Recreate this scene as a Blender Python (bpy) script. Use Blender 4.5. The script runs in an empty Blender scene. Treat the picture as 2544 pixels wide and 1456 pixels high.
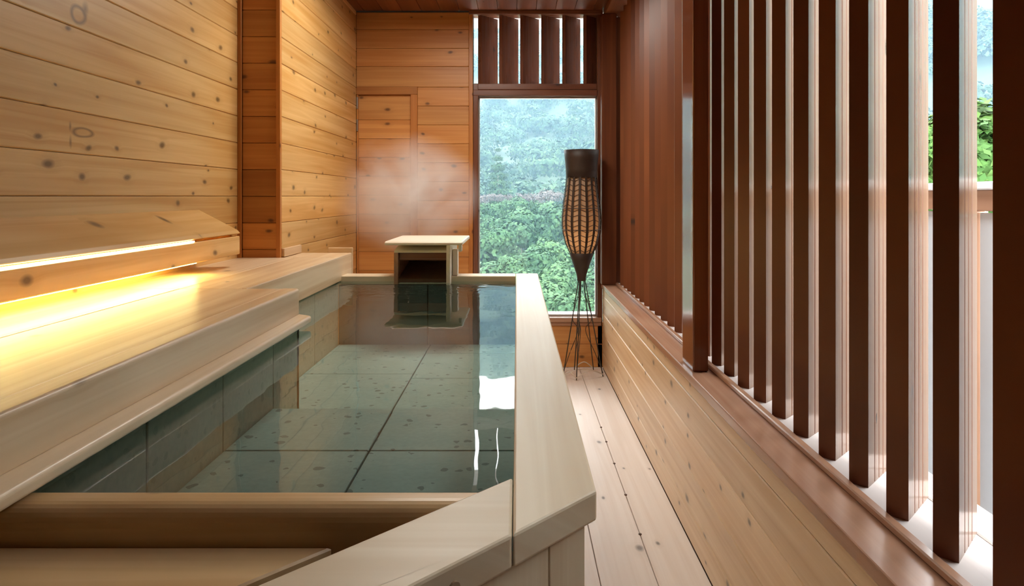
import bpy, bmesh, math, random
import numpy as np
from mathutils import Vector, noise as mnoise

sc = bpy.context.scene
C = sc.collection
R = math.radians
rnd = random.Random(7)
nprng = np.random.default_rng(11)

# ------------------------------------------------------------------ camera
EYE = 1.30
F = 1640.0
cd = bpy.data.cameras.new('camera')
cam = bpy.data.objects.new('camera', cd)
C.objects.link(cam)
cam.location = (0, 0, EYE)
cam.rotation_euler = (R(90), 0, 0)
cd.sensor_width = 36.0
cd.lens = F / 2544 * 36.0
cd.shift_x = -12 / 2544
cd.shift_y = -240 / 2544
cd.clip_start = 0.01
cd.clip_end = 2000
sc.camera = cam

# ------------------------------------------------------------------ world: overcast sky
w = bpy.data.worlds.new('sky')
sc.world = w
w.use_nodes = True
wb = w.node_tree.nodes['Background']
wb.inputs['Color'].default_value = (0.93, 0.97, 1.0, 1)
wb.inputs['Strength'].default_value = 1.0

sc.view_settings.view_transform = 'Standard'
sc.view_settings.look = 'None'
sc.view_settings.gamma = 1.0
sc.view_settings.use_curve_mapping = False
sc.view_settings.exposure = 3.55
sc.cycles.max_bounces = 8
sc.cycles.diffuse_bounces = 5
sc.cycles.transparent_max_bounces = 24
sc.cycles.volume_bounces = 2
sc.cycles.volume_step_rate = 2.0
sc.cycles.volume_max_steps = 96
sc.cycles.sample_clamp_indirect = 8.0

# ------------------------------------------------------------------ helpers
WLOC = {}

def place(o, loc, parent):
    C.objects.link(o)
    loc = Vector(loc)
    if parent is not None:
        o.parent = parent
        o.location = loc - WLOC[parent.name]
    else:
        o.location = loc
    WLOC[o.name] = loc
    return o

def empty(name, loc=(0, 0, 0)):
    return place(bpy.data.objects.new(name, None), loc, None)

def tag(o, label, cat, group=None, kind=None):
    o['label'] = label
    o['category'] = cat
    if group: o['group'] = group
    if kind: o['kind'] = kind
    return o

def struct(o):
    o['kind'] = 'structure'
    return o

def bm_mesh(name, bm, mats, smooth=False):
    me = bpy.data.meshes.new(name)
    bm.normal_update()
    bm.to_mesh(me)
    bm.free()
    for m in (mats if isinstance(mats, (list, tuple)) else [mats]):
        me.materials.append(m)
    if smooth:
        for p in me.polygons: p.use_smooth = True
        me.set_sharp_from_angle(angle=R(38))
    return me

BOX = {}

def box_mesh(dx, dy, dz, mat, bev, seg=1):
    k = (round(dx, 5), round(dy, 5), round(dz, 5), mat.name, bev, seg)
    if k not in BOX:
        bm = bmesh.new()
        bmesh.ops.create_cube(bm, size=1)
        bmesh.ops.scale(bm, vec=(dx, dy, dz), verts=bm.verts)
        b = min(bev, 0.45 * min(dx, dy, dz))
        if b > 0:
            bmesh.ops.bevel(bm, geom=list(bm.edges), offset=b, segments=seg, profile=0.5, affect='EDGES')
        BOX[k] = bm_mesh('box', bm, mat)
    return BOX[k]

def box(name, x0, x1, y0, y1, z0, z1, mat, parent=None, bev=0.002, seg=1):
    me = box_mesh(x1 - x0, y1 - y0, z1 - z0, mat, bev, seg)
    return place(bpy.data.objects.new(name, me), ((x0 + x1) / 2, (y0 + y1) / 2, (z0 + z1) / 2), parent)

def prism(name, pts, axis, a0, a1, mat, parent=None, bev=0.003, seg=1, smooth=False):
    """extrude a polygon: axis z -> pts (x,y); axis y -> pts (x,z); axis x -> pts (y,z)"""
    cx = sum(p[0] for p in pts) / len(pts)
    cy = sum(p[1] for p in pts) / len(pts)
    ca = (a0 + a1) / 2
    bm = bmesh.new()
    def v(p, a):
        u, w_ = p[0] - cx, p[1] - cy
        a -= ca
        if axis == 'z': return (u, w_, a)
        if axis == 'y': return (u, a, w_)
        return (a, u, w_)
    lo = [bm.verts.new(v(p, a0)) for p in pts]
    hi = [bm.verts.new(v(p, a1)) for p in pts]
    n = len(pts)
    bm.faces.new(lo)
    bm.faces.new(hi)
    for i in range(n):
        bm.faces.new((lo[i], lo[(i + 1) % n], hi[(i + 1) % n], hi[i]))
    bmesh.ops.recalc_face_normals(bm, faces=bm.faces)
    if bev > 0:
        bmesh.ops.bevel(bm, geom=list(bm.edges), offset=bev, segments=seg, profile=0.5, affect='EDGES')
    me = bm_mesh(name, bm, mat, smooth)
    loc = {'z': (cx, cy, ca), 'y': (cx, ca, cy), 'x': (ca, cx, cy)}[axis]
    return place(bpy.data.objects.new(name, me), loc, parent)

def fillet(pts, radii, n=7):
    """round the corners of a polygon"""
    out = []
    m = len(pts)
    for i in range(m):
        r = radii[i]
        p = Vector(pts[i])
        if not r:
            out.append(tuple(p)); continue
        a = (Vector(pts[i - 1]) - p).normalized(); b = (Vector(pts[(i + 1) % m]) - p).normalized()
        p0, p1 = p + a * r, p + b * r
        for k in range(n + 1):
            t = k / n
            q = p0 * (1 - t) ** 2 + p * 2 * t * (1 - t) + p1 * t * t
            out.append(tuple(q))
    return out

def tube_bm(bm, path, r, n=6, r1=None):
    path = [Vector(p) for p in path]
    rings = []
    for i, p in enumerate(path):
        d = (path[min(i + 1, len(path) - 1)] - path[max(i - 1, 0)]).normalized()
        up = Vector((0, 0, 1)) if abs(d.z) < 0.9 else Vector((1, 0, 0))
        a = d.cross(up).normalized()
        b = d.cross(a)
        t = i / max(1, len(path) - 1)
        rr = r if r1 is None else r + (r1 - r) * t
        rings.append([bm.verts.new(p + a * math.cos(2 * math.pi * k / n) * rr + b * math.sin(2 * math.pi * k / n) * rr) for k in range(n)])
    for i in range(len(rings) - 1):
        for k in range(n):
            bm.faces.new((rings[i][k], rings[i][(k + 1) % n], rings[i + 1][(k + 1) % n], rings[i + 1][k]))
    bm.faces.new(rings[0][::-1])
    bm.faces.new(rings[-1])

def lathe_bm(bm, prof, n=28, cap=False):
    rings = [[bm.verts.new((r * math.cos(2 * math.pi * k / n), r * math.sin(2 * math.pi * k / n), z)) for k in range(n)] for r, z in prof]
    for i in range(len(rings) - 1):
        for k in range(n):
            bm.faces.new((rings[i][k], rings[i][(k + 1) % n], rings[i + 1][(k + 1) % n], rings[i + 1][k]))
    if cap:
        bm.faces.new(rings[0][::-1]); bm.faces.new(rings[-1])

# ------------------------------------------------------------------ materials
def nt_new(name):
    m = bpy.data.materials.new(name)
    m.use_nodes = True
    nt = m.node_tree
    return m, nt, nt.nodes['Principled BSDF']

def N(nt, t, **kw):
    n = nt.nodes.new(t)
    for k, v in kw.items():
        setattr(n, k, v)
    return n

def math_node(nt, op, a, b=None, c=None, clamp=False):
    n = N(nt, 'ShaderNodeMath', operation=op, use_clamp=clamp)
    for i, x in enumerate((a, b, c)):
        if x is None: continue
        if isinstance(x, (int, float)): n.inputs[i].default_value = x
        else: nt.links.new(x, n.inputs[i])
    return n.outputs[0]

def mixc(nt, fac, a, b, mode='MIX'):
    n = N(nt, 'ShaderNodeMix', data_type='RGBA', blend_type=mode)
    for i, x in ((0, fac), (6, a), (7, b)):
        if isinstance(x, (int, float)): n.inputs[i].default_value = x
        elif isinstance(x, tuple): n.inputs[i].default_value = (*x, 1)
        else: nt.links.new(x, n.inputs[i])
    return n.outputs[2]

WOOD = {}

def wood(kind, axis, marks=()):
    key = (kind, axis, marks)
    if key in WOOD: return WOOD[key]
    P = dict(
        #          light              dark               rough knots vary  grainscale spec
        pine=((0.80, 0.510, 0.205), (0.62, 0.325, 0.090), 0.42, 0.62, 0.16, 1.0, 0.45),
        pine_dark=((0.56, 0.240, 0.062), (0.42, 0.150, 0.033), 0.38, 0.45, 0.18, 1.0, 0.45),
        pine_amber=((0.68, 0.335, 0.105), (0.53, 0.215, 0.055), 0.40, 0.5, 0.14, 1.0, 0.45),
        pine_pale=((0.80, 0.60, 0.38), (0.66, 0.44, 0.24), 0.38, 0.5, 0.10, 1.0, 0.45),
        hinoki=((0.79, 0.665, 0.47), (0.70, 0.55, 0.36), 0.38, 0.07, 0.06, 0.8, 0.45),
        honey=((0.66, 0.440, 0.215), (0.52, 0.305, 0.125), 0.34, 0.05, 0.04, 0.9, 0.45),
        bench=((0.78, 0.605, 0.395), (0.62, 0.415, 0.225), 0.34, 0.12, 0.05, 0.8, 0.45),
        ivory=((0.88, 0.80, 0.66), (0.80, 0.69, 0.53), 0.38, 0.03, 0.04, 0.8, 0.45),
        red=((0.245, 0.080, 0.029), (0.155, 0.044, 0.017), 0.40, 0.10, 0.16, 0.7, 0.5),
        post=((0.26, 0.092, 0.038), (0.18, 0.055, 0.024), 0.13, 0.06, 0.05, 0.7, 0.6),
        brown=((0.22, 0.085, 0.045), (0.14, 0.05, 0.028), 0.28, 0.06, 0.10, 0.8, 0.5),
        sill=((0.47, 0.275, 0.175), (0.36, 0.185, 0.110), 0.24, 0.12, 0.06, 0.7, 0.5),
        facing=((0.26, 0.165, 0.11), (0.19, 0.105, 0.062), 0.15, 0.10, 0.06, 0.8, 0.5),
        deck=((0.81, 0.735, 0.67), (0.72, 0.62, 0.54), 0.45, 0.22, 0.08, 0.8, 0.4),
        ledge=((0.50, 0.45, 0.42), (0.43, 0.37, 0.34), 0.5, 0.1, 0.05, 0.8, 0.4),
    )[kind]
    light, dark, rough, kn, vary, gs, spec = P
    m, nt, b = nt_new('wood_%s_%s' % (kind, axis) + ('_marked' if marks else ''))
    L = nt.links.new
    tc = N(nt, 'ShaderNodeTexCoord')
    sx = N(nt, 'ShaderNodeSeparateXYZ')
    L(tc.outputs['Object'], sx.inputs[0])
    oi = N(nt, 'ShaderNodeObjectInfo')
    comp = {'x': 0, 'y': 1, 'z': 2}
    u = sx.outputs[comp[axis]]
    others = [sx.outputs[comp[k]] for k in 'xyz' if k != axis]
    v = math_node(nt, 'ADD', others[0], others[1])
    u = math_node(nt, 'MULTIPLY_ADD', oi.outputs['Random'], 37.0, u)
    v = math_node(nt, 'MULTIPLY_ADD', oi.outputs['Random'], 11.3, v)
    def vec(su, sv):
        c = N(nt, 'ShaderNodeCombineXYZ')
        L(math_node(nt, 'MULTIPLY', u, su), c.inputs[0])
        L(math_node(nt, 'MULTIPLY', v, sv), c.inputs[1])
        return c.outputs[0]
    def noise(vc, det=3.0, dist=0.0, rgh=0.55):
        n = N(nt, 'ShaderNodeTexNoise', noise_dimensions='2D')
        n.inputs['Scale'].default_value = 1.0
        n.inputs['Detail'].default_value = det
        n.inputs['Roughness'].default_value = rgh
        n.inputs['Distortion'].default_value = dist
        L(vc, n.inputs['Vector'])
        return n.outputs['Fac']
    # knots
    wob = noise(vec(9, 14), 0)
    kc = N(nt, 'ShaderNodeCombineXYZ')
    L(math_node(nt, 'MULTIPLY_ADD', wob, 0.10, math_node(nt, 'MULTIPLY', u, 4.6)), kc.inputs[0])
    L(math_node(nt, 'MULTIPLY_ADD', wob, 0.10, math_node(nt, 'MULTIPLY', v, 7.5)), kc.inputs[1])
    vo = N(nt, 'ShaderNodeTexVoronoi', voronoi_dimensions='2D')
    vo.inputs['Scale'].default_value = 1.0
    vo.inputs['Randomness'].default_value = 0.9
    L(kc.outputs[0], vo.inputs['Vector'])
    vs = N(nt, 'ShaderNodeSeparateColor')
    L(vo.outputs['Color'], vs.inputs[0])
    have = math_node(nt, 'LESS_THAN', vs.outputs[0], kn)
    rad = math_node(nt, 'MULTIPLY_ADD', vs.outputs[1], 0.062, 0.032)
    rel = math_node(nt, 'DIVIDE', vo.outputs['Distance'], rad)
    core = math_node(nt, 'MULTIPLY', math_node(nt, 'SUBTRACT', 1.5, rel, clamp=True), have)
    halo = math_node(nt, 'MULTIPLY', math_node(nt, 'MULTIPLY_ADD', rel, -0.28, 1.0, clamp=True), have)
    # grain, bent round the knots
    vb = math_node(nt, 'MULTIPLY_ADD', halo, 0.012, v)
    gv = N(nt, 'ShaderNodeCombineXYZ')
    L(math_node(nt, 'MULTIPLY', u, 0.9 * gs), gv.inputs[0])
    L(math_node(nt, 'MULTIPLY', vb, 34.0 * gs), gv.inputs[1])
    g1 = noise(gv.outputs[0], 2.5, 0.6, 0.6)
    g2 = noise(vec(0.7, 7.0), 1, 0.8)
    g = math_node(nt, 'ADD', math_node(nt, 'MULTIPLY', g1, 0.6), math_node(nt, 'MULTIPLY', g2, 0.55))
    rmp = N(nt, 'ShaderNodeMapRange')
    L(g, rmp.inputs[0])
    rmp.inputs[1].default_value = 0.38
    rmp.inputs[2].default_value = 0.76
    col = mixc(nt, rmp.outputs[0], light, dark)
    col = mixc(nt, math_node(nt, 'MULTIPLY', halo, 0.35), col, tuple(c * 0.72 for c in dark))
    kd = tuple(max(0.02, c * 0.28) for c in dark)
    col = mixc(nt, math_node(nt, 'MULTIPLY', core, 0.9, clamp=True), col, kd)
    for (mu, mv, ra, rb, ring) in marks:      # single large knots of one plank
        v0 = math_node(nt, 'ADD', others[0], others[1])
        wu = math_node(nt, 'MULTIPLY_ADD', math_node(nt, 'SUBTRACT', wob, 0.5), ra * 0.5, math_node(nt, 'SUBTRACT', sx.outputs[comp[axis]], mu))
        wv2 = math_node(nt, 'MULTIPLY_ADD', math_node(nt, 'SUBTRACT', wob, 0.5), rb * 0.5, math_node(nt, 'SUBTRACT', v0, mv))
        e = math_node(nt, 'SQRT', math_node(nt, 'ADD', math_node(nt, 'POWER', math_node(nt, 'ABSOLUTE', math_node(nt, 'DIVIDE', wu, ra)), 2.0), math_node(nt, 'POWER', math_node(nt, 'ABSOLUTE', math_node(nt, 'DIVIDE', wv2, rb)), 2.0)))
        msk = math_node(nt, 'MULTIPLY_ADD', math_node(nt, 'ABSOLUTE', math_node(nt, 'SUBTRACT', e, 1.0 if ring else 0.0)), -2.6 if ring else -1.0, 1.0, clamp=True)
        col = mixc(nt, math_node(nt, 'MULTIPLY', msk, 0.85), col, tuple(c * 0.35 for c in dark))
    hv = N(nt, 'ShaderNodeHueSaturation')
    L(col, hv.inputs['Color'])
    L(math_node(nt, 'MULTIPLY_ADD', oi.outputs['Random'], vary * 2, 1.0 - vary), hv.inputs['Value'])
    L(hv.outputs[0], b.inputs['Base Color'])
    L(math_node(nt, 'MULTIPLY_ADD', g1, 0.12, rough - 0.06), b.inputs['Roughness'])
    b.inputs['Specular IOR Level'].default_value = spec
    WOOD[key] = m
    return m

def plain(name, col, rough=0.5, metal=0.0, spec=0.5, var=0.0, scale=20.0):
    m, nt, b = nt_new(name)
    b.inputs['Roughness'].default_value = rough
    b.inputs['Metallic'].default_value = metal
    b.inputs['Specular IOR Level'].default_value = spec
    if var:
        tc = N(nt, 'ShaderNodeTexCoord')
        n = N(nt, 'ShaderNodeTexNoise')
        n.inputs['Scale'].default_value = scale
        n.inputs['Detail'].default_value = 4
        nt.links.new(tc.outputs['Object'], n.inputs['Vector'])
        c = mixc(nt, n.outputs['Fac'], tuple(x * (1 - var) for x in col), tuple(min(1, x * (1 + var)) for x in col))
        nt.links.new(c, b.inputs['Base Color'])
    else:
        b.inputs['Base Color'].default_value = (*col, 1)
    return m

def emit(name, col, s):
    m, nt, b = nt_new(name)
    b.inputs['Base Color'].default_value = (0.8, 0.8, 0.8, 1)
    b.inputs['Emission Color'].default_value = (*col, 1)
    b.inputs['Emission Strength'].default_value = s
    return m

def stone_mat(name='green_tuff_stone', c0=(0.30, 0.44, 0.40), c1=(0.48, 0.61, 0.55), pits=0.6):
    m, nt, b = nt_new(name)
    tc = N(nt, 'ShaderNodeTexCoord')
    oi = N(nt, 'ShaderNodeObjectInfo')
    ad = N(nt, 'ShaderNodeVectorMath', operation='ADD')
    nt.links.new(tc.outputs['Object'], ad.inputs[0])
    sc_ = N(nt, 'ShaderNodeVectorMath', operation='SCALE')
    sc_.inputs[0].default_value = (13, 7, 5)
    nt.links.new(oi.outputs['Random'], sc_.inputs['Scale'])
    nt.links.new(sc_.outputs[0], ad.inputs[1])
    n1 = N(nt, 'ShaderNodeTexNoise'); n1.inputs['Scale'].default_value = 9; n1.inputs['Detail'].default_value = 5
    n2 = N(nt, 'ShaderNodeTexNoise'); n2.inputs['Scale'].default_value = 70; n2.inputs['Detail'].default_value = 3
    vo = N(nt, 'ShaderNodeTexVoronoi'); vo.inputs['Scale'].default_value = 31
    n3 = N(nt, 'ShaderNodeTexNoise'); n3.inputs['Scale'].default_value = 30
    nt.links.new(ad.outputs[0], n1.inputs['Vector']); nt.links.new(ad.outputs[0], n2.inputs['Vector'])
    nt.links.new(ad.outputs[0], n3.inputs['Vector'])
    wv = N(nt, 'ShaderNodeVectorMath', operation='MULTIPLY_ADD')
    nt.links.new(n3.outputs['Color'], wv.inputs[0]); wv.inputs[1].default_value = (0.03, 0.03, 0.03)
    nt.links.new(ad.outputs[0], wv.inputs[2])
    nt.links.new(wv.outputs[0], vo.inputs['Vector'])
    col = mixc(nt, n1.outputs['Fac'], c0, c1)
    col = mixc(nt, math_node(nt, 'MULTIPLY', n2.outputs['Fac'], 0.45), col, (0.16, 0.22, 0.20))
    s = N(nt, 'ShaderNodeSeparateColor'); nt.links.new(vo.outputs['Color'], s.inputs[0])
    pit = math_node(nt, 'MULTIPLY', math_node(nt, 'LESS_THAN', vo.outputs['Distance'], math_node(nt, 'MULTIPLY', s.outputs[0], 0.38)), math_node(nt, 'LESS_THAN', s.outputs[1], 0.55))
    col = mixc(nt, math_node(nt, 'MULTIPLY', pit, pits), col, (0.06, 0.09, 0.08))
    nt.links.new(col, b.inputs['Base Color'])
    b.inputs['Roughness'].default_value = 0.6
    return m

def water_mat():
    m, nt, b = nt_new('bath_water_surface')
    out = nt.nodes['Material Output']
    nt.nodes.remove(b)
    gl = N(nt, 'ShaderNodeBsdfGlossy'); gl.inputs['Roughness'].default_value = 0.015
    tr = N(nt, 'ShaderNodeBsdfTransparent'); tr.inputs['Color'].default_value = (0.88, 0.95, 0.92, 1)
    fr = N(nt, 'ShaderNodeFresnel'); fr.inputs['IOR'].default_value = 1.33
    mx = N(nt, 'ShaderNodeMixShader')
    ge = N(nt, 'ShaderNodeNewGeometry')
    # ripples, stronger by the spout
    n = N(nt, 'ShaderNodeTexNoise'); n.inputs['Scale'].default_value = 5.0; n.inputs['Detail'].default_value = 2.0
    mp = N(nt, 'ShaderNodeMapping'); mp.inputs['Scale'].default_value = (1.6, 0.8, 1)
    nt.links.new(ge.outputs['Position'], mp.inputs[0]); nt.links.new(mp.outputs[0], n.inputs['Vector'])
    n2 = N(nt, 'ShaderNodeTexNoise'); n2.inputs['Scale'].default_value = 16.0; n2.inputs['Detail'].default_value = 3.0
    nt.links.new(ge.outputs['Position'], n2.inputs['Vector'])
    dst = N(nt, 'ShaderNodeVectorMath', operation='DISTANCE')
    nt.links.new(ge.outputs['Position'], dst.inputs[0]); dst.inputs[1].default_value = (-0.52, 3.45, 0.845)
    near = math_node(nt, 'MULTIPLY_ADD', dst.outputs['Value'], -1.6, 1.0, clamp=True)
    hgt = math_node(nt, 'ADD', n.outputs['Fac'], math_node(nt, 'MULTIPLY', math_node(nt, 'MULTIPLY', near, n2.outputs['Fac']), 14.0))
    bp = N(nt, 'ShaderNodeBump'); bp.inputs['Strength'].default_value = 0.25; bp.inputs['Distance'].default_value = 0.004
    nt.links.new(hgt, bp.inputs['Height'])
    nt.links.new(bp.outputs[0], gl.inputs['Normal'])
    nt.links.new(fr.outputs[0], mx.inputs[0]); nt.links.new(tr.outputs[0], mx.inputs[1]); nt.links.new(gl.outputs[0], mx.inputs[2])
    nt.links.new(mx.outputs[0], out.inputs['Surface'])
    return m

def clear_mat(name, col=(1, 1, 1), gloss=0.0):
    m, nt, b = nt_new(name)
    out = nt.nodes['Material Output']
    nt.nodes.remove(b)
    tr = N(nt, 'ShaderNodeBsdfTransparent'); tr.inputs['Color'].default_value = (*col, 1)
    if gloss:
        gl = N(nt, 'ShaderNodeBsdfGlossy'); gl.inputs['Roughness'].default_value = 0.0
        fr = N(nt, 'ShaderNodeFresnel'); fr.inputs['IOR'].default_value = 1.4
        mx = N(nt, 'ShaderNodeMixShader')
        nt.links.new(fr.outputs[0], mx.inputs[0]); nt.links.new(tr.outputs[0], mx.inputs[1]); nt.links.new(gl.outputs[0], mx.inputs[2])
        nt.links.new(mx.outputs[0], out.inputs['Surface'])
    else:
        nt.links.new(tr.outputs[0], out.inputs['Surface'])
    return m

def leaf_mat(name, a, b_, c):
    m, nt, b = nt_new(name)
    ge = N(nt, 'ShaderNodeNewGeometry')
    rp = N(nt, 'ShaderNodeValToRGB')
    e = rp.color_ramp.elements
    e[0].position = 0.0; e[0].color = (*a, 1)
    e[1].position = 1.0; e[1].color = (*c, 1)
    k = e.new(0.55); k.color = (*b_, 1)
    ns = N(nt, 'ShaderNodeTexNoise'); ns.inputs['Scale'].default_value = 0.22; ns.inputs['Detail'].default_value = 2
    nt.links.new(ge.outputs['Position'], ns.inputs['Vector'])
    mr = N(nt, 'ShaderNodeMapRange'); mr.inputs[1].default_value = 0.33; mr.inputs[2].default_value = 0.67
    nt.links.new(ns.outputs['Fac'], mr.inputs[0])
    nt.links.new(math_node(nt, 'MULTIPLY_ADD', ge.outputs['Random Per Island'], 0.45, math_node(nt, 'MULTIPLY', mr.outputs[0], 0.55)), rp.inputs[0])
    nt.links.new(rp.outputs[0], b.inputs['Base Color'])
    b.inputs['Roughness'].default_value = 0.75
    b.inputs['Specular IOR Level'].default_value = 0.2
    return m

STONE = stone_mat()
STONE_LIFTED = stone_mat('light_lifted_warm_stone', (0.50, 0.48, 0.39), (0.64, 0.61, 0.50), 0.2)  # paler copy of the lining: colour lifted where little light reaches
STONE_REFL = stone_mat('reflection_dark_stone', (0.10, 0.115, 0.10), (0.16, 0.17, 0.15), 0.3)  # darkened copy of the lining: dark water reflections put into the colour
WATER = water_mat()
CLEAR = clear_mat('water_body')
GLASS = clear_mat('window_glass', (0.97, 0.985, 0.98), 1)
BACKING = plain('dark_backing_timber', (0.10, 0.05, 0.025), 0.8, var=0.3)
GAP = plain('dark_gap', (0.05, 0.028, 0.015), 0.9, var=0.2)
METAL = plain('brushed_metal', (0.55, 0.55, 0.55), 0.35, 1.0, var=0.1)
IRON = plain('dark_iron', (0.07, 0.06, 0.05), 0.45, 0.6, var=0.2)
PALE_WIRE = plain('pale_wire', (0.62, 0.55, 0.48), 0.4, 0.3, var=0.1)
RATTAN = plain('dark_rattan', (0.034, 0.018, 0.010), 0.55, var=0.35, scale=60)
PLUG = plain('dark_wood_plug', (0.10, 0.055, 0.03), 0.6, var=0.2)
PLUGP = plain('pale_wood_plug', (0.40, 0.26, 0.15), 0.6, var=0.2)
WHITE = plain('white_painted_metal', (0.85, 0.86, 0.86), 0.35, var=0.03)
PANEL = plain('pale_frosted_panel', (0.54, 0.57, 0.59), 0.5, var=0.03)

# ------------------------------------------------------------------ dimensions
XL, XA, YC = -1.438, -1.220, 3.409      # near left wall, alcove wall, column face
YB = 5.016                               # far wall
XR = 0.6526                              # dwarf wall face
ZC = 2.71                                # ceiling
YF = -1.6                                # wall behind the camera
WZ = 0.852                               # water

def run(a, b, step, start=None):
    out = [a]
    z = start if start is not None else a + step
    while z < b - 0.02:
        if z > a + 0.02: out.append(z)
        z += step
    out.append(b)
    return out

# ------------------------------------------------------------------ floor, ceiling
fl = struct(box('floor', -1.7, 0.70, YF, YB + 0.1, -0.14, -0.024, BACKING, bev=0))
edges = [-1.45, -1.25, -1.06, -0.865, -0.673, -0.48, -0.29, -0.10, 0.09, 0.281, 0.474, XR]
for a, b in zip(edges, edges[1:]):
    box('floor_board', a + 0.0015, b - 0.0015, YF, YB, -0.024, 0.0, wood('deck', 'y'), fl, 0.0015)
for px, py in ((1511, 1098), (1531, 1152), (1562, 1230), (1594, 1328), (1497, 1062)):
    Y = EYE * F / (py - 488)
    X = 0.474
    bm = bmesh.new()
    bmesh.ops.create_cone(bm, cap_ends=True, segments=10, radius1=0.0065, radius2=0.006, depth=0.004)
    place(bpy.data.objects.new('nail_plug', bm_mesh('nail_plug', bm, PLUG)), (X, Y, 0.001), fl)

ce = struct(box('ceiling', -1.7, 0.80, YF, YB + 0.1, ZC + 0.012, ZC + 0.08, BACKING, bev=0))
for a, b in zip(run(-1.45, 0.76, 0.145), run(-1.45, 0.76, 0.145)[1:]):
    box('ceiling_board', a + 0.001, b - 0.001, YF, YB, ZC, ZC + 0.012, wood('red', 'y'), ce, 0.002)

# ------------------------------------------------------------------ left walls
wl = struct(box('wall_left', XL - 0.10, XL - 0.014, YF, YC + 0.1, 0, ZC, BACKING, bev=0))
zs = [z for z in run(0.0, ZC, 0.1375, 1.301 - 0.1375 * 9)]
for a, b in zip(zs, zs[1:]):
    zm, ym = (a + b) / 2, (YF + YC) / 2
    marks = tuple((y_ - ym, 0.007 + z_ - zm, ra, rb, ring) for y_, z_, ra, rb, ring in (
        (2.166, 1.898, 0.034, 0.026, 1), (2.20, 1.925, 0.02, 0.03, 0), (2.19, 1.512, 0.045, 0.014, 1), (2.125, 1.525, 0.008, 0.020, 0), (2.128, 1.478, 0.009, 0.026, 0)) if a < z_ < b)
    box('plank', XL - 0.014, XL, YF, YC, a + 0.0008, b - 0.0008, wood('pine', 'y', marks), wl, 0.003)

wc = struct(box('wall_column', XL - 0.1, XA - 0.014, YC + 0.014, YC + 0.10, 0, ZC, BACKING, bev=0))
for a, b in zip(zs, zs[1:]):
    box('plank', XL + 0.02, XA - 0.02, YC, YC + 0.014, a + 0.0008, b - 0.0008, wood('pine_dark', 'x'), wc, 0.003)  # darker pine here: the column's shade is put into the colour
struct(box('trim_1', XA - 0.022, XA, YC - 0.006, YC + 0.016, 0.0, ZC, wood('pine_dark', 'z'), None, 0.002))
struct(box('trim_2', XL, XL + 0.02, YC - 0.014, YC, 0.0, ZC, wood('pine_dark', 'z'), None, 0.002))

wa = struct(box('wall_alcove', XA - 0.10, XA - 0.014, YC + 0.10, YB + 0.1, 0, ZC, BACKING, bev=0))
for a, b in zip(zs, zs[1:]):
    box('plank', XA - 0.014, XA, YC + 0.016, YB, a + 0.0008, b - 0.0008, wood('pine', 'y'), wa, 0.003)

# ------------------------------------------------------------------ far wall with door and window
GX0, GX1, GZ0, GZ1 = -0.2936, 0.6116, 0.392, 2.0645     # glass
wk = struct(box('wall_back', XA - 0.1, -0.364, YB + 0.035, YB + 0.12, 0, ZC, BACKING, bev=0))
pb = wood('pine_amber', 'x')
zb = [0.0] + [1.269 + 0.1437 * k for k in range(-8, 7)] + [2.288, 2.425, 2.570, ZC - 0.01]
zb = sorted(z for z in zb if z >= 0)
DX0, DX1, DZ = XA, -0.755, 2.135
for a, b in zip(zb, zb[1:]):
    x0 = DX1 if (a + b) / 2 < DZ else XA
    box('plank', x0, -0.364, YB, YB + 0.035, a + 0.0008, b - 0.0008, pb, wk, 0.003)
box('planking_below_window', -0.364, XR + 0.1, YB + 0.014, YB + 0.12, 0, 0.33, BACKING, wk, 0)
for a, b in zip((0.0, 0.178, 0.318), (0.178, 0.318, 0.345)):
    box('plank', -0.364, XR + 0.1, YB, YB + 0.014, a + 0.0008, b - 0.0008, pb, wk, 0.003)

dr = struct(empty('door_1', (-0.99, YB, 0)))
zd = [0.02] + [0.16 + 0.1437 * k for k in range(0, 14) if 0.16 + 0.1437 * k < 2.0] + [2.074]
for a, b in zip(zd, zd[1:]):
    box('plank', DX0 + 0.012, DX1 - 0.052, YB + 0.022, YB + 0.034, a + 0.0008, b - 0.0008, pb, dr, 0.002)
box('door_head', DX0, DX1, YB - 0.006, YB + 0.034, 2.074, DZ, wood('pine_dark', 'x'), dr, 0.003)
box('door_stile', DX1 - 0.052, DX1, YB - 0.006, YB + 0.034, 0.0, 2.074, wood('pine_dark', 'z'), dr, 0.003)
box('door_jamb', DX0, DX0 + 0.012, YB + 0.006, YB + 0.034, 0.0, 2.074, wood('pine_dark', 'z'), dr, 0.002)
for z in (2.01, 1.84, 0.5):
    box('hinge', DX0 + 0.002, DX0 + 0.014, YB - 0.004, YB + 0.006, z - 0.045, z + 0.045, METAL, dr, 0.002)

BR = lambda ax: wood('brown', ax)
wn = struct(empty('window_1', (0.16, YB, 0.38)))
box('casing', -0.364, -0.333, YB - 0.012, YB + 0.1, 0.0, 2.70, wood('pine_dark', 'z'), wn, 0.003)
box('frame_stile', -0.333, GX0, YB + 0.0, YB + 0.1, 0.345, 2.159, BR('z'), wn, 0.004)
box('frame_stile', GX1, 0.652, YB + 0.0, YB + 0.1, 0.0, 2.70, BR('z'), wn, 0.004)
box('transom', GX0 - 0.04, GX1, YB - 0.004, YB + 0.1, GZ1, 2.110, BR('x'), wn, 0.004)
box('transom', GX0 - 0.04, GX1, YB + 0.006, YB + 0.1, 2.112, 2.159, BR('x'), wn, 0.004)
box('head', -0.364, 0.652, YB - 0.02, YB + 0.1, 2.679, ZC, BR('x'), wn, 0.004)
box('frame_stile', -0.345, -0.333, YB + 0.0, YB + 0.1, 2.159, 2.679, BR('z'), wn, 0.003)
box('window_sill', GX0 - 0.04, GX1 + 0.03, YB - 0.02, YB + 0.06, 0.345, 0.380, wood('sill', 'x'), wn, 0.004)
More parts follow.
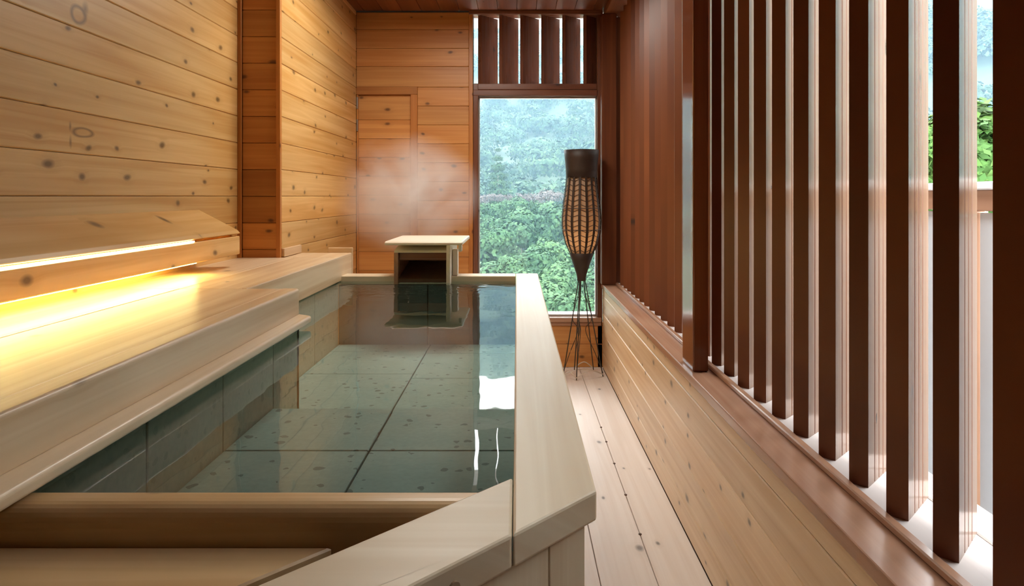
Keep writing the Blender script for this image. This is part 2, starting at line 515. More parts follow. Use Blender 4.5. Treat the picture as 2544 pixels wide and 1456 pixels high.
box('outer_sill', GX0 - 0.04, GX1 + 0.03, YB + 0.06, YB + 0.2, 0.352, 0.392, wood('ledge', 'x'), wn, 0.004)
box('apron', GX0 - 0.04, GX1 + 0.03, YB - 0.008, YB + 0.02, 0.318, 0.344, wood('sill', 'x'), wn, 0.004)
for nm, x0, x1, z0, z1 in (('glazing_bead', GX0, GX0 + 0.008, GZ0, GZ1), ('glazing_bead', GX1 - 0.008, GX1, GZ0, GZ1)):
    box(nm, x0, x1, YB + 0.055, YB + 0.1, z0, z1, wood('ledge', 'z'), wn, 0.001)
box('glazing_bead', GX0, GX1, YB + 0.055, YB + 0.1, GZ1 - 0.010, GZ1, wood('ledge', 'x'), wn, 0.001)
box('pane', GX0, GX1, YB + 0.07, YB + 0.076, GZ0, GZ1, GLASS, wn, 0)
la = box('latch', 0.618, 0.655, YB - 0.022, YB - 0.004, 1.13, 1.215, METAL, wn, 0.004)
box('latch_knob', 0.628, 0.645, YB - 0.04, YB - 0.022, 1.155, 1.19, METAL, la, 0.004)
# slats of the vent over the window, turned like the side louvres
sq = 0.7071
def slat_poly(t, L, ang, grooves):
    s, c = math.sin(ang), math.cos(ang)
    e1 = (c, -s)      # across
    e2 = (s, c)       # along
    pts = [(0, 0), (t, 0)]
    for g in grooves:
        pts += [(t, g - 0.0025), (t - 0.0025, g), (t, g + 0.0025)]
    pts += [(t, L), (0, L)]
    return [(p[0] * e1[0] + p[1] * e2[0], p[0] * e1[1] + p[1] * e2[1]) for p in pts]

def shared_slat(name, poly, z0, z1, mat, facing=None):
    bm = bmesh.new()
    lo = [bm.verts.new((p[0], p[1], z0)) for p in poly]
    hi = [bm.verts.new((p[0], p[1], z1)) for p in poly]
    n = len(poly)
    bm.faces.new(lo); bm.faces.new(hi)
    for i in range(n):
        bm.faces.new((lo[i], lo[(i + 1) % n], hi[(i + 1) % n], hi[i]))
    bmesh.ops.recalc_face_normals(bm, faces=bm.faces)
    if facing is None: return bm_mesh(name, bm, mat)
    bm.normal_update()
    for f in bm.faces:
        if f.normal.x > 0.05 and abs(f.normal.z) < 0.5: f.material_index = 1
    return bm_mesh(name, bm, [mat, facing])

vme = shared_slat('vent_slat', slat_poly(0.032, 0.175, R(46), ()), -0.26, 0.26, BR('z'))
for k in range(6):
    X = (1187 + 52.6 * k - 1284) / 327.0
    place(bpy.data.objects.new('vent_slat', vme), (X, YB + 0.03, 2.419), wn)

# eaves outside
ev = struct(box('trim_3', -1.6, 2.0, YB + 0.12, YB + 0.62, 2.735, 2.78, wood('ledge', 'x'), None, 0.004))
ev2 = struct(box('trim_4', 0.80, 1.05, YF, YB + 0.62, 2.735, 2.78, wood('ledge', 'y'), None, 0.004))

# ------------------------------------------------------------------ right: dwarf wall, sill, louvres
wr = struct(box('wall_right', XR + 0.016, 0.80, YF, YB, -0.3, 0.606, BACKING, bev=0))
zr = [0.0, 0.113, 0.264, 0.413, 0.548, 0.606]
for a, b in zip(zr, zr[1:]):
    box('plank', XR, XR + 0.016, YF, YB, a + 0.0008, b - 0.0008, wood('pine_pale', 'y'), wr, 0.0035)
box('sill_board', XR - 0.010, 0.76, YF, YB - 0.0, 0.606, 0.639, wood('sill', 'y'), wr, 0.004, 2)
box('sill_lip', 0.735, 0.757, YF, YB, 0.639, 0.656, wood('sill', 'y'), wr, 0.003)
box('ledge_board', 0.760, 0.896, YF, YB + 0.1, 0.60, 0.643, wood('ledge', 'y'), wr, 0.003)
box('ledge_board', 0.900, 0.985, YF, YB + 0.1, 0.60, 0.643, wood('ledge', 'y'), wr, 0.003)
hd = struct(box('trim_5', XR + 0.004, 0.985, YF, YB, 2.664, ZC, wood('red', 'y'), None, 0.004))
struct(box('trim_6', 0.632, 0.745, YB - 0.10, YB - 0.004, 0.639, 2.664, wood('red', 'z'), None, 0.005))
struct(box('trim_8', 0.745, 0.99, YB - 0.004, YB + 0.11, 0.643, 2.664, wood('red', 'z'), None, 0.004))
struct(box('trim_7', 0.6635, 0.722, 2.486, 2.647, 0.639, 2.664, wood('post', 'z'), None, 0.006, 2))

ls = empty('louvre_screen', (0.83, 1.8, 0.643))
tag(ls, 'screen of tall angled reddish-brown wooden louvres standing on the ledge along the right side', 'louvre screen')
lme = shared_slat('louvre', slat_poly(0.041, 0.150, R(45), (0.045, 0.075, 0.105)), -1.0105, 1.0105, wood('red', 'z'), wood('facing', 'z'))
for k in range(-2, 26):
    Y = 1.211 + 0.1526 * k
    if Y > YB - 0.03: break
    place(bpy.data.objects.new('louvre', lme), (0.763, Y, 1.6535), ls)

# balcony rail outside
bf = struct(box('balcony_floor', 0.80, 2.2, YF, YB + 2.0, -0.10, -0.03, plain('pale_balcony_floor', (0.40, 0.40, 0.40), 0.6, var=0.06), None, 0))
rl = empty('balcony_railing', (1.93, 2.0, -0.03))
tag(rl, 'wooden balcony rail with white cap and pale panels outside the louvres', 'railing')
box('rail_cap', 1.885, 1.975, YF, YB + 2.0, 1.327, 1.360, WHITE, rl, 0.006, 2)
box('rail_beam', 1.905, 1.955, YF, YB + 2.0, 1.240, 1.327, wood('sill', 'y'), rl, 0.004)
Y = -1.12
while Y < YB + 2.0:
    box('rail_post', 1.900, 1.960, Y - 0.03, Y + 0.03, -0.03, 1.24, wood('sill', 'z'), rl, 0.004)
    if Y + 1.3 < YB + 2.0:
        box('rail_panel', 1.925, 1.935, Y + 0.035, Y + 1.265, 0.0, 1.232, PANEL, rl, 0.002)
    Y += 1.3

# wall behind the camera
wf = struct(box('wall_front', XL - 0.1, 0.80, YF - 0.12, YF - 0.014, 0, ZC, BACKING, bev=0))
for a, b in zip(zs, zs[1:]):
    box('plank', XL, 0.76, YF - 0.014, YF, a + 0.0008, b - 0.0008, wood('brown', 'x'), wf, 0.003)
# unseen solid boarding added beside the camera to darken the near space
wq = struct(box('added_dimming_wall', 0.78, 0.88, YF, 0.80, 0.643, 2.664, BACKING, bev=0))
zq = run(0.643, 2.664, 0.145)
for a, b in zip(zq, zq[1:]):
    box('plank', 0.762, 0.78, YF, 0.80, a + 0.0008, b - 0.0008, wood('brown', 'y'), wq, 0.003)

# ------------------------------------------------------------------ bathtub
H = lambda ax: wood('hinoki', ax)
RT = 0.88
tb = empty('bathtub', (-0.4, 2.2, 0.0))
tag(tb, 'pale cypress bathtub with a cut corner and green stone lining', 'bathtub')
# right rim board: its end is cut on the diagonal
prism('rim_board', [(-0.005, 0.820), (0.114, 0.942), (0.114, 3.60), (-0.005, 3.60)], 'z', RT - 0.043, RT, H('y'), tb, 0.004, 2)
d = 0.62
prism('rim_board', [(-0.0062, 0.989), (-0.0062, 0.8185), (-0.0062 - d, 0.8185 - d), (-0.0062 - d - 0.12, 0.8185 - d + 0.05), (-0.0062 - d - 0.12, 0.989 - d - 0.12)], 'z', RT - 0.043, RT, H('x'), tb, 0.004, 2)
prism('rim_board', [(-0.007, 3.48), (-0.007, 3.60), (-0.96, 3.60), (-0.96, 3.48)], 'z', RT - 0.043, RT, H('x'), tb, 0.004, 2)
# outer boards under the rim
for a, b in zip(run(0.935, 3.58, 0.135), run(0.935, 3.58, 0.135)[1:]):
    box('side_board', 0.072, 0.096, a + 0.0006, b - 0.0006, 0.0, RT - 0.043, H('z'), tb, 0.0015)
ex, ey = 0.096, 0.931
sid = [0.0, 0.075, 0.225, 0.375, 0.525, 0.675, 0.825]
for a, b in zip(sid, sid[1:]):
    a += 0.0006; b -= 0.0006
    q = lambda s, o: (ex - s * sq - o * sq, ey - s * sq + o * sq)
    prism('side_board', [q(a, 0), q(b, 0), q(b, 0.024), q(a, 0.024)], 'z', 0.0, RT - 0.043, H('z'), tb, 0.0015)
box('end_board', -0.96, 0.07, 3.556, 3.58, 0.0, RT - 0.043, H('x'), tb, 0.002)
# round plug in the diagonal rim
bm = bmesh.new()
bmesh.ops.create_cone(bm, cap_ends=True, segments=16, radius1=0.0075, radius2=0.0075, depth=0.004)
pl = bpy.data.objects.new('wood_plug', bm_mesh('wood_plug', bm, PLUGP))
place(pl, (-0.0062 - 0.066 + 0.0008, 0.8185 - 0.066 - 0.0008, RT - 0.026), tb)
pl.rotation_euler = (R(90), 0, R(45))
# rounded overflow board at the near end, slot and lower panel
prism('overflow_board', fillet([(0.946, 0.700), (0.998, 0.700), (0.998, WZ + 0.002), (0.946, WZ + 0.002)], [0, 0, 0.006, 0.030]), 'x', -0.80, -0.02, wood('honey', 'x'), tb, 0)
prism('overflow_panel', [(-0.80, 0.941), (-0.262, 0.941), (-0.262 - 0.62, 0.941 - 0.62), (-0.9, 0.36)], 'z', 0.775, 0.80, wood('honey', 'x'), tb, 0.003)
prism('overflow_tray', [(-0.80, 0.97), (-0.02, 0.97), (-0.02 - 0.75, 0.97 - 0.75), (-0.9, 0.2)], 'z', 0.70, 0.715, GAP, tb, 0)
# stone lining: walls
g = 0.0025
def tile(x0, x1, y0, y1, z0, z1, mat=None):
    box('stone_tile', x0, x1, y0, y1, z0, z1, mat or STONE, tb, 0.002)
ZF, ZR = 0.655, 0.520          # raised floor by the near end, deeper floor beyond
for a, b in zip((1.0, 1.33, 1.675, 2.02), (1.33, 1.675, 2.02, 2.26)):
    tile(-0.775, -0.745, a + g, b - g, ZR - 0.02, 0.866, STONE_LIFTED)
tile(-0.94, -0.745, 2.235, 2.262, ZR - 0.02, 0.866, STONE_LIFTED)
for a, b in zip((2.262, 2.66, 3.07), (2.66, 3.07, 3.48)):
    tile(-0.965, -0.94, a + g, b - g, ZR - 0.02, WZ + 0.001, STONE_LIFTED)
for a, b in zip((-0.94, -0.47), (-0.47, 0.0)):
    tile(a + g, b - g, 3.48, 3.51, ZR - 0.02, RT - 0.045, STONE_REFL)
for a, b in zip(run(0.99, 3.48, 0.36), run(0.99, 3.48, 0.36)[1:]):
    tile(0.005, 0.032, a + g, b - g, ZR - 0.02, RT - 0.044)
# stone lining: floors
for i, (a, b) in enumerate(zip((-0.745, -0.375), (-0.375, 0.005))):
    ys = (1.0, 1.33, 1.675, 2.01)
    for c, e in zip(ys, ys[1:]):
        tile(a + g, b - g, c + g, e - g, ZF - 0.03, ZF)
tile(-0.745 + g, 0.005 - g, 1.985, 2.012, ZR, ZF - 0.032)
for i, (a, b) in enumerate(zip((-0.94, -0.455), (-0.455, 0.005))):
    ys = ((2.012, 2.43, 3.32, 3.48), (2.012, 2.83, 3.25, 3.48))[i] if False else ((2.012, 2.42, 2.90, 3.32, 3.48), (2.012, 2.30, 2.83, 3.28, 3.48))[i]
    for c, e in zip(ys, ys[1:]):
        tile(a + g, b - g, c + g, e - g, ZR - 0.03, ZR)
box('tub_base', -0.97, 0.05, 0.95, 3.53, 0.40, ZR - 0.035, GAP, tb, 0)

# water: one closed body that fills the lining
wp = [(-0.7455, 0.998), (0.0045, 0.998), (0.0045, 3.479), (-0.9395, 3.479), (-0.9395, 2.263), (-0.7455, 2.263)]
bm = bmesh.new()
lo = [bm.verts.new((p[0], p[1], -0.28)) for p in wp]
hi = [bm.verts.new((p[0], p[1], 0)) for p in wp]
ft = bm.faces.new(hi); bm.faces.new(lo[::-1])
for i in range(6):
    bm.faces.new((lo[i], lo[(i + 1) % 6], hi[(i + 1) % 6], hi[i]))
bmesh.ops.recalc_face_normals(bm, faces=bm.faces)
for f in bm.faces: f.material_index = 1
ft.material_index = 0
wt = place(bpy.data.objects.new('bath_water', bm_mesh('bath_water', bm, [WATER, CLEAR])), (0, 0, WZ), None)
tag(wt, 'clear greenish hot water filling the cypress bathtub', 'water', kind='stuff')

# ------------------------------------------------------------------ bench along the left wall
BZ = 0.985
be = empty('bench', (-1.1, 1.5, 0.0))
tag(be, 'long pale wooden bench along the left wall beside the water', 'bench')
prism('front_board', fillet([(-0.80, 0.895), (-0.7455, 0.895), (-0.7455, BZ), (-0.80, BZ)], [0, 0.004, 0.010, 0]), 'y', -0.6, 2.258, wood('bench', 'y'), be, 0)
prism('ledge_strip', fillet([(-0.82, 0.866), (-0.706, 0.866), (-0.704, 0.890), (-0.744, 0.896), (-0.82, 0.896)], [0, 0.008, 0.010, 0, 0]), 'y', -0.6, 2.262, wood('bench', 'y'), be, 0)
for a, b in ((XL, -1.1525), (-1.1475, -0.8005)):
    box('seat_board', a, b, -0.6, 2.252, BZ - 0.03, BZ, wood('bench', 'y'), be, 0.0015)
box('seat_board', XL, -1.152, 2.26, YC, BZ - 0.03, BZ - 0.001, wood('bench', 'y'), be, 0.0015)
box('seat_board', -1.150, -0.945, 2.26, YC, BZ - 0.03, BZ - 0.001, wood('bench', 'y'), be, 0.0015)
box('seat_board', XA + 0.016, -0.945, YC + 0.002, 3.70, BZ - 0.03, BZ - 0.001, wood('bench', 'y'), be, 0.0015)
box('front_board', -0.945, -0.925, 2.262, 3.70, WZ + 0.002, BZ, wood('bench', 'y'), be, 0.004, 2)
box('end_board', -0.95, -0.77, 2.238, 2.258, 0.87, BZ - 0.032, wood('bench', 'z'), be, 0.002)
box('end_board', -1.06, -0.922, 3.702, 3.718, 0.6, BZ + 0.028, wood('bench', 'x'), be, 0.003)
box('skirting_board', XA, XA + 0.014, YC + 0.018, 3.70, BZ, BZ + 0.045, wood('bench', 'y'), be, 0.002)
box('bench_base', XL, -0.82, -0.6, 2.23, 0.0, 0.86, BACKING, be, 0)
box('bench_base', XL, -0.97, 2.235, YC, 0.0, 0.86, BACKING, be, 0)

# backrest box with its light strips
br = empty('backrest', (-1.34, 1.2, BZ))
tag(br, 'sloping knotty wooden backrest with a glowing light strip on the left wall', 'backrest')
prism('top_board', [(XL, 1.215), (XL, 1.240), (-1.262, 1.148), (-1.250, 1.134), (-1.266, 1.128)], 'y', -0.6, 2.985, wood('pine', 'y'), br, 0.002)
prism('front_board', [(-1.272, 1.040), (-1.250, 1.040), (-1.250, 1.1215), (-1.272, 1.1215)], 'y', -0.6, 2.98, wood('pine', 'y'), br, 0.003)
prism('end_board', [(XL, 1.04), (-1.273, 1.04), (-1.273, 1.118), (XL, 1.205)], 'y', 2.955, 2.975, wood('pine', 'z'), br, 0.002)
WARM = emit('warm_light_strip', (1.0, 0.84, 0.55), 1.5)
WARM2 = emit('warm_under_light', (1.0, 0.82, 0.26), 5.2)
box('light_strip', -1.258, -1.2495, 1.15, 2.56, 1.1225, 1.1275, WARM, br, 0)
box('light_strip', -1.300, -1.290, 1.15, 2.66, 1.0305, 1.0395, WARM2, br, 0)
box('strip_holder', -1.32, -1.273, -0.6, 2.95, 1.0405, 1.06, H('y'), br, 0)

# unseen glowing panel added on the ceiling to brighten the room
for i, (lx, ly, st) in enumerate(((-0.35, 3.55, 1.7),)):
    cl = empty('added_fill_light', (lx, ly, ZC))
    tag(cl, 'unseen square light panel added over the far end of the bathtub', 'added light')
    box('fill_panel', lx - 0.35, lx + 0.35, ly - 0.35, ly + 0.35, ZC - 0.06, ZC - 0.012, emit('fill_panel_glow_%d' % i, (1.0, 0.94, 0.85), st), cl, 0.01)
    for x0, x1, y0, y1 in ((-0.37, 0.37, -0.37, -0.352), (-0.37, 0.37, 0.352, 0.37), (-0.37, -0.352, -0.352, 0.352), (0.352, 0.37, -0.352, 0.352)):
        box('fill_panel_frame', lx + x0, lx + x1, ly + y0, ly + y1, ZC - 0.07, ZC, wood('pine', 'x'), cl, 0.002)

# ------------------------------------------------------------------ hot water spout box
sp = empty('spout_box', (-0.49, 3.6, 0.83))
tag(sp, 'small pale wooden spout box with a lid on the far rim of the tub', 'spout box')
prism('lid', [(3.345, 1.052), (3.345, 1.066), (3.36, 1.072), (3.86, 1.072), (3.86, 1.052)], 'x', -0.672, -0.275, wood('ivory', 'x'), sp, 0.006, 2)
box('lid_batten', -0.298, -0.280, 3.36, 3.40, 1.018, 1.051, wood('ivory', 'z'), sp, 0.004)
prism('inner_lid', [(3.42, 1.008), (3.43, 1.020), (3.62, 1.048), (3.80, 1.048), (3.80, 1.034), (3.62, 1.034)], 'x', -0.637, -0.352, wood('ivory', 'x'), sp, 0.002)
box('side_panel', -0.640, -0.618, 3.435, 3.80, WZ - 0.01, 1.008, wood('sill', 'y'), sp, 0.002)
box('side_panel', -0.364, -0.344, 3.405, 3.80, WZ - 0.01, 1.050, wood('ivory', 'y'), sp, 0.002)
box('support_post', -0.341, -0.314, 3.50, 3.56, RT + 0.001, 1.018, wood('ivory', 'z'), sp, 0.002)
box('lintel', -0.617, -0.365, 3.460, 3.478, 0.965, 1.006, wood('brown', 'x'), sp, 0.002)
box('back_panel', -0.617, -0.365, 3.78, 3.80, RT, 1.03, BACKING, sp, 0)  # inner boards dark: shade inside the mouth is put into their colour
prism('spout_floor', [(3.43, 0.852), (3.43, 0.872), (3.78, 0.93), (3.78, 0.90)], 'x', -0.617, -0.365, BACKING, sp, 0.002)

# ------------------------------------------------------------------ rattan floor lamp
LX, LY = 0.470, 4.80
S = F / LY
lp = empty('floor_lamp', (LX, LY, 0))
tag(lp, 'tall woven dark rattan floor lamp on thin metal legs before the window', 'floor lamp')
def lz(py): return EYE - (py - 488) / S
def lr(px): return px / S
prof_px = [(41.5, 373), (39.5, 395), (37, 421), (36.5, 442), (39.5, 470), (44, 505), (47, 530), (48, 547), (46.5, 575), (40, 602), (29, 628), (20, 652), (11, 680), (9, 690), (9, 697)]
prof = [(lr(a), lz(b)) for a, b in prof_px]
def shell(name, i0, i1, mat, off=0.0, thick=0.004):
    bm = bmesh.new()
    lathe_bm(bm, [(r + off, z) for r, z in prof[i0:i1]])
    me = bm_mesh(name, bm, mat, True)
    o = place(bpy.data.objects.new(name, me), (LX, LY, 0), lp)
    md = o.modifiers.new('thickness', 'SOLIDIFY'); md.thickness = thick; md.offset = -1
    return o
shell('upper_collar', 0, 4, RATTAN, 0.002)
shell('lower_cone', 10, 15, RATTAN, 0.002)
m, nt, b = nt_new('lamp_paper')
b.inputs['Base Color'].default_value = (0.80, 0.66, 0.50, 1)
b.inputs['Roughness'].default_value = 0.8
trn = N(nt, 'ShaderNodeBsdfTranslucent'); trn.inputs['Color'].default_value = (0.8, 0.62, 0.44, 1)
mxs = N(nt, 'ShaderNodeMixShader'); mxs.inputs[0].default_value = 0.7
nt.links.new(b.outputs[0], mxs.inputs[1]); nt.links.new(trn.outputs[0], mxs.inputs[2])
nt.links.new(mxs.outputs[0], nt.nodes['Material Output'].inputs['Surface'])
shell('paper_lining', 3, 11, m, -0.006, 0.001)
def r_at(z):
    for (r0, z0), (r1, z1) in zip(prof, prof[1:]):
        if z <= z0 and z >= z1: return r0 + (r1 - r0) * (z0 - z) / (z0 - z1)
    return prof[-1][0]
bm = bmesh.new()
bmesh.ops.create_uvsphere(bm, u_segments=12, v_segments=8, radius=0.03)
place(bpy.data.objects.new('bulb', bm_mesh('bulb', bm, emit('lamp_bulb', (1.0, 0.78, 0.52), 1.3), True)), (LX, LY, lz(590)), lp)
zt, zl = prof[3][1], prof[10][1]
bm = bmesh.new()
NR = 16
ringl = []
for i in range(15):
    z = zt + 0.01 + (zl - 0.01 - zt - 0.01) * i / 14
    r = r_at(min(z, zt)) + 0.002
    hw = 0.0085 * r / 0.14 + 0.001
    ringl.append([bm.verts.new((r, hw, z)), bm.verts.new((r + 0.003, hw, z)), bm.verts.new((r + 0.003, -hw, z)), bm.verts.new((r, -hw, z))])
for a, c in zip(ringl, ringl[1:]):
    for k in range(4): bm.faces.new((a[k], a[(k + 1) % 4], c[(k + 1) % 4], c[k]))
bmesh.ops.recalc_face_normals(bm, faces=bm.faces)
rib = bm_mesh('rib', bm, RATTAN)
for k in range(NR):
    o = place(bpy.data.objects.new('rib', rib), (LX, LY, 0), lp)
    o.rotation_euler = (0, 0, 2 * math.pi * (k + 0.5) / NR)
bm = bmesh.new()
nz = 15
for k in range(NR):
    for j in range(nz):
        z0 = zl + (zt - zl) * (j + 0.2) / nz
        z1 = zl + (zt - zl) * (j + 0.75) / nz
        a0 = 2 * math.pi * (k + 0.5) / NR
        a1 = 2 * math.pi * (k + 1.5) / NR
        if k % 2: a0, a1 = a1, a0
        r0, r1 = r_at(z0) + 0.001, r_at(z1) + 0.001
        tube_bm(bm, [(r0 * math.cos(a0), r0 * math.sin(a0), z0), (r1 * math.cos(a1), r1 * math.sin(a1), z1)], 0.0022, 4)
o = place(bpy.data.objects.new('herringbone_weave', bm_mesh('herringbone_weave', bm, RATTAN)), (LX, LY, 0), lp)
o['kind'] = 'stuff'
for py in (517, 570):
    bm = bmesh.new()
    z = lz(py); r = r_at(z) + 0.004
    tube_bm(bm, [(r * math.cos(2 * math.pi * k / 28), r * math.sin(2 * math.pi * k / 28), z) for k in range(29)], 0.0028, 5)
    place(bpy.data.objects.new('hoop', bm_mesh('hoop', bm, RATTAN)), (LX, LY, 0), lp)
def wire(name, pts, r, mat):
    bm = bmesh.new()
    # smooth polyline (Catmull-Rom)
    P = [Vector(p) for p in pts]
    if len(P) > 2:
        Q = [P[0]] + P + [P[-1]]
        out = []
        for i in range(1, len(Q) - 2):
            for s in range(6):
                t = s / 6
                out.append(0.5 * ((2 * Q[i]) + (Q[i + 1] - Q[i - 1]) * t + (2 * Q[i - 1] - 5 * Q[i] + 4 * Q[i + 1] - Q[i + 2]) * t * t + (-Q[i - 1] + 3 * Q[i] - 3 * Q[i + 1] + Q[i + 2]) * t ** 3))
        out.append(P[-1])
        P = out
    tube_bm(bm, P, r, 6)
    place(bpy.data.objects.new(name, bm_mesh(name, bm, mat, True)), (LX, LY, 0), lp)
ZN = prof[-1][1] + 0.01
legs = [(-0.14, -0.07), (0.15, -0.05), (-0.04, 0.13), (-0.05, -0.15), (0.10, 0.10)]
for fx, fy in legs:
    a = math.atan2(fy, fx)
    wire('leg', [(0.024 * math.cos(a), 0.024 * math.sin(a), ZN), (fx, fy, 0.004)], 0.0042, IRON)
for fx, fy in legs[:4]:
    a = math.atan2(fy, fx)
    c, s = math.cos(a), math.sin(a)
    wire('brace', [(0.020 * c, 0.020 * s, ZN), (0.025 * c, 0.025 * s, ZN - 0.1), (0.075 * c, 0.075 * s, 0.42), (0.03 * c, 0.03 * s, 0.33), (0.10 * c, 0.10 * s, 0.17), (fx * 1.0, fy * 1.0, 0.03)], 0.0028, IRON)
for i, (p, q) in enumerate(((legs[0], legs[1]), (legs[0], legs[3]), (legs[3], legs[1]), (legs[2], legs[4]))):
    mx, my = (p[0] + q[0]) / 2 * 1.1, (p[1] + q[1]) / 2 * 1.1
    wire('base_bow', [(p[0], p[1], 0.02), (mx, my, 0.065), (q[0], q[1], 0.02)], 0.0035, PALE_WIRE)

# ------------------------------------------------------------------ hillside and trees
def hill_z(x, y):
    r = math.hypot(x, y)
    az = math.degrees(math.atan2(x, y))
    up = 1.0 + 0.012 * max(0, az)
    n = mnoise.noise(Vector((x * 0.02, y * 0.02, 3.1))) * 0.10 + mnoise.noise(Vector((x * 0.06, y * 0.06, 9.1))) * 0.03
    # tangent of elevation seen from the room, falling below eye level close by
    if r < 62:
        e = -0.26 + (r - 26) / 36 * 0.215
    elif r < 95:
        e = -0.045 + (r - 62) / 33 * 0.02
    else:
        e = -0.025 + (r - 95) / 120 * 0.245 * up
    return EYE + r * (e + n * 0.25 * min(1, r / 100))

bm = bmesh.new()
rs = [18, 24, 30, 38, 46, 54, 62, 72, 84, 96, 110, 125, 140, 155, 170, 185, 200, 220, 245]
azs = list(range(-50, 106, 5))
grid = [[bm.verts.new((r * math.sin(R(a)), r * math.cos(R(a)), hill_z(r * math.sin(R(a)), r * math.cos(R(a))) - 3.0)) for a in azs] for r in rs]
for i in range(len(rs) - 1):
    for j in range(len(azs) - 1):
        bm.faces.new((grid[i][j], grid[i + 1][j], grid[i + 1][j + 1], grid[i][j + 1]))
hb = struct(place(bpy.data.objects.new('hillside', bm_mesh('hillside', bm, plain('forest_ground', (0.035, 0.06, 0.03), 0.9, var=0.4, scale=0.3), True)), (0, 0, 0), None))

def leaf_cloud(centers, radii, per, size, flat=0.8):
    """vertices and quads of leaf clumps on the shells of many crowns"""
    V = []
    for (c, r) in zip(centers, radii):
        dd = nprng.normal(size=(per, 3))
        dd /= np.linalg.norm(dd, axis=1)[:, None]
        dd[:, 2] = np.where(dd[:, 2] < -0.35, -dd[:, 2], dd[:, 2])
        lump = 1.0 + 0.22 * np.sin(dd[:, 0] * 5 + c[0]) * np.sin(dd[:, 1] * 5 + c[1]) + 0.15 * np.sin(dd[:, 2] * 7 + c[0])
        p = np.array(c) + dd * r * (lump * nprng.uniform(0.78, 1.04, per))[:, None] * np.array([1, 1, flat])
        nrm = dd + nprng.normal(scale=0.28, size=(per, 3))
        nrm /= np.linalg.norm(nrm, axis=1)[:, None]
        t = np.cross(nrm, nprng.normal(size=(per, 3)))
        t /= np.linalg.norm(t, axis=1)[:, None]
        bvec = np.cross(nrm, t)
        s = (size * r * nprng.uniform(0.6, 1.3, per))[:, None]
        V.append(np.stack([p - t * s, p - bvec * s * 0.6, p + t * s, p + bvec * s * 0.6], 1).reshape(-1, 3))
    V = np.concatenate(V)
    return V

def quads_mesh(name, V, mat):
    n = len(V) // 4
    me = bpy.data.meshes.new(name)
    me.vertices.add(len(V)); me.vertices.foreach_set('co', V.astype(np.float32).ravel())
    me.loops.add(n * 4); me.loops.foreach_set('vertex_index', np.arange(n * 4, dtype=np.int32))
    me.polygons.add(n); me.polygons.foreach_set('loop_start', np.arange(0, n * 4, 4, dtype=np.int32))
    me.update(calc_edges=True)
    me.materials.append(mat)
    return me

LEAF_FAR = leaf_mat('far_forest_leaves', (0.008, 0.022, 0.014), (0.026, 0.060, 0.030), (0.075, 0.125, 0.055))
LEAF_NEAR = leaf_mat('slope_tree_leaves', (0.010, 0.036, 0.014), (0.034, 0.082, 0.032), (0.080, 0.145, 0.055))
LEAF_BRIGHT = leaf_mat('bright_leaves', (0.012, 0.045, 0.008), (0.035, 0.085, 0.016), (0.085, 0.14, 0.03))
LEAF_PALE = leaf_mat('pale_blossom', (0.07, 0.062, 0.058), (0.11, 0.095, 0.088), (0.15, 0.13, 0.12))
BARK = plain('grey_bark', (0.20, 0.17, 0.14), 0.85, var=0.3, scale=8)

cen, rad = [], []
for _ in range(1300):
    a = rnd.uniform(-14, 70)
    r = math.sqrt(rnd.uniform(64 ** 2, 240 ** 2))
    x, y = r * math.sin(R(a)), r * math.cos(R(a))
    cr = rnd.uniform(2.2, 4.6)
    cen.append((x, y, hill_z(x, y) - 1.5 + rnd.uniform(-2.2, 2.2)))
    rad.append(cr)
fo = place(bpy.data.objects.new('forest', quads_mesh('forest', leaf_cloud(cen, rad, 420, 0.11), LEAF_FAR)), (0, 0, 0), None)
tag(fo, 'dense green forest covering the misty hillside beyond the window', 'forest', kind='stuff')

def tree(px, py, Y, r, label, mat, group=None, name='tree', n=900, shape=None, cat='tree'):
    """crown centre seen at pixel (px,py) when Y metres away"""
    x, z = (px - 1284) / F * Y, EYE - (py - 488) / F * Y
    gz = min(hill_z(x, Y) - 3.0, z - r)
    t = empty(name, (x, Y, gz))
    tag(t, label, cat, group)
    cs, rr = [], []
    if shape == 'conifer':
        for k in range(9):
            f = k / 8
            cs.append((0, 0, -r * 1.3 + 2.9 * r * f)); rr.append(r * (0.62 * (1 - f) + 0.06))
    elif shape == 'low':
        for k in range(9):
            cs.append(((k - 4) * r * 0.42, rnd.uniform(-.3, .3) * r, rnd.uniform(-.12, .12) * r)); rr.append(r * rnd.uniform(.30, .42))
    else:
        cs.append((0, 0, 0)); rr.append(r * 0.72)
        for k in range(8):
            a = 2 * math.pi * k / 8 + rnd.random()
            d_ = r * rnd.uniform(0.4, 0.6)
            cs.append((d_ * math.cos(a), d_ * math.sin(a), rnd.uniform(-0.25, 0.45) * r)); rr.append(r * rnd.uniform(0.36, 0.52))
    place(bpy.data.objects.new('crown', quads_mesh('crown', leaf_cloud(cs, rr, n // len(cs) * 6, 0.105), mat)), (x, Y, z), t)
    bm = bmesh.new()
    tube_bm(bm, [(0, 0, 0), (0.05 * r, 0, (z - gz) * 0.5), (0, 0, (z - gz) + r * 0.3)], 0.09 * r, 7, 0.03 * r)
    place(bpy.data.objects.new('trunk', bm_mesh('trunk', bm, BARK, True)), (x, Y, gz), t)
    return t

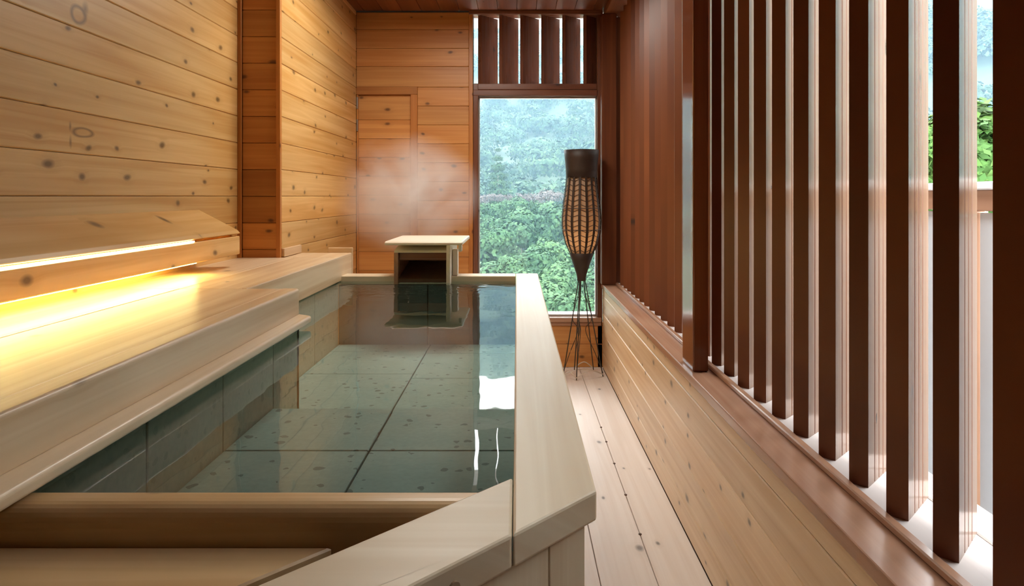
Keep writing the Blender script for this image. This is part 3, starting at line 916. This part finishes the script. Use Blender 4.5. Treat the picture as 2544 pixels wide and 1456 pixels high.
G = 'round green trees on the lower slope'
spots = [(1205, 640, 46, 2.6), (1262, 600, 52, 2.9), (1330, 585, 56, 3.2), (1395, 560, 60, 3.0), (1300, 690, 40, 2.4), (1220, 720, 36, 2.4), (1375, 665, 44, 2.7),
         (1465, 640, 46, 2.6), (1340, 760, 32, 2.1), (1410, 730, 34, 2.0), (1470, 735, 33, 2.0), (1260, 790, 30, 2.2), (1400, 800, 28, 2.0), (1180, 560, 58, 3.0), (1440, 560, 58, 2.8), (1500, 580, 54, 2.9), (1475, 820, 27, 1.8), (1290, 545, 62, 2.8)]
for px, py, Y, r in spots:
    tree(px, py, Y, r, 'round green leafy tree on the lower slope outside the window', LEAF_NEAR, G)
tree(1237, 450, 70, 2.6, 'tall narrow dark conifer left of centre in the window view', LEAF_FAR, shape='conifer')
tree(1290, 497, 66, 2.2, 'pale dusty pink shrub band across the middle of the window view', LEAF_PALE, name='flowering_shrub', shape='low', cat='shrub')
tree(2440, 430, 13, 2.1, 'bright green tree beyond the balcony rail at the far right', LEAF_BRIGHT, n=3000)
tree(2345, 470, 15, 1.9, 'bright green tree beyond the rail, second from the right', LEAF_BRIGHT, n=3000)
tree(2100, 500, 17, 2.2, 'bright green tree behind the louvres right of the dark post', LEAF_BRIGHT, n=2000)

# mist lying before the far hill
m = bpy.data.materials.new('hill_mist'); m.use_nodes = True
nt = m.node_tree
nt.nodes.remove(nt.nodes['Principled BSDF'])
vsc = N(nt, 'ShaderNodeVolumeScatter')
vsc.inputs['Color'].default_value = (0.066, 0.103, 0.135, 1)
vsc.inputs['Density'].default_value = 0.0085
nt.links.new(vsc.outputs[0], nt.nodes['Material Output'].inputs['Volume'])
hz = box('hill_mist', -60, 230, 14, 250, -20, 75, m, None, 0)
tag(hz, 'thin pale bluish mist hanging over the wooded hillside', 'mist', kind='stuff')

# steam rising by the door behind the spout
m = bpy.data.materials.new('steam'); m.use_nodes = True
nt = m.node_tree
nt.nodes.remove(nt.nodes['Principled BSDF'])
tc = N(nt, 'ShaderNodeTexCoord')
ns = N(nt, 'ShaderNodeTexNoise'); ns.inputs['Scale'].default_value = 3.2; ns.inputs['Detail'].default_value = 3; ns.inputs['Distortion'].default_value = 0.6
nt.links.new(tc.outputs['Object'], ns.inputs['Vector'])
sp_ = N(nt, 'ShaderNodeVectorMath', operation='MULTIPLY'); sp_.inputs[1].default_value = (1 / 0.50, 1 / 0.45, 1 / 0.42)
nt.links.new(tc.outputs['Object'], sp_.inputs[0])
ln = N(nt, 'ShaderNodeVectorMath', operation='LENGTH'); nt.links.new(sp_.outputs[0], ln.inputs[0])
fall = math_node(nt, 'SUBTRACT', 1.0, ln.outputs['Value'], clamp=True)
cl = math_node(nt, 'MULTIPLY', math_node(nt, 'SUBTRACT', ns.outputs['Fac'], 0.36, clamp=True), fall)
vs_ = N(nt, 'ShaderNodeVolumeScatter'); vs_.inputs['Color'].default_value = (0.96, 0.97, 0.98, 1)
nt.links.new(math_node(nt, 'MULTIPLY', cl, 25.0), vs_.inputs['Density'])
nt.links.new(vs_.outputs[0], nt.nodes['Material Output'].inputs['Volume'])
st = box('steam', -1.20, -0.25, 3.90, 4.80, 0.90, 1.74, m, None, 0)
tag(st, 'soft white steam drifting in front of the plank door', 'steam', kind='stuff')
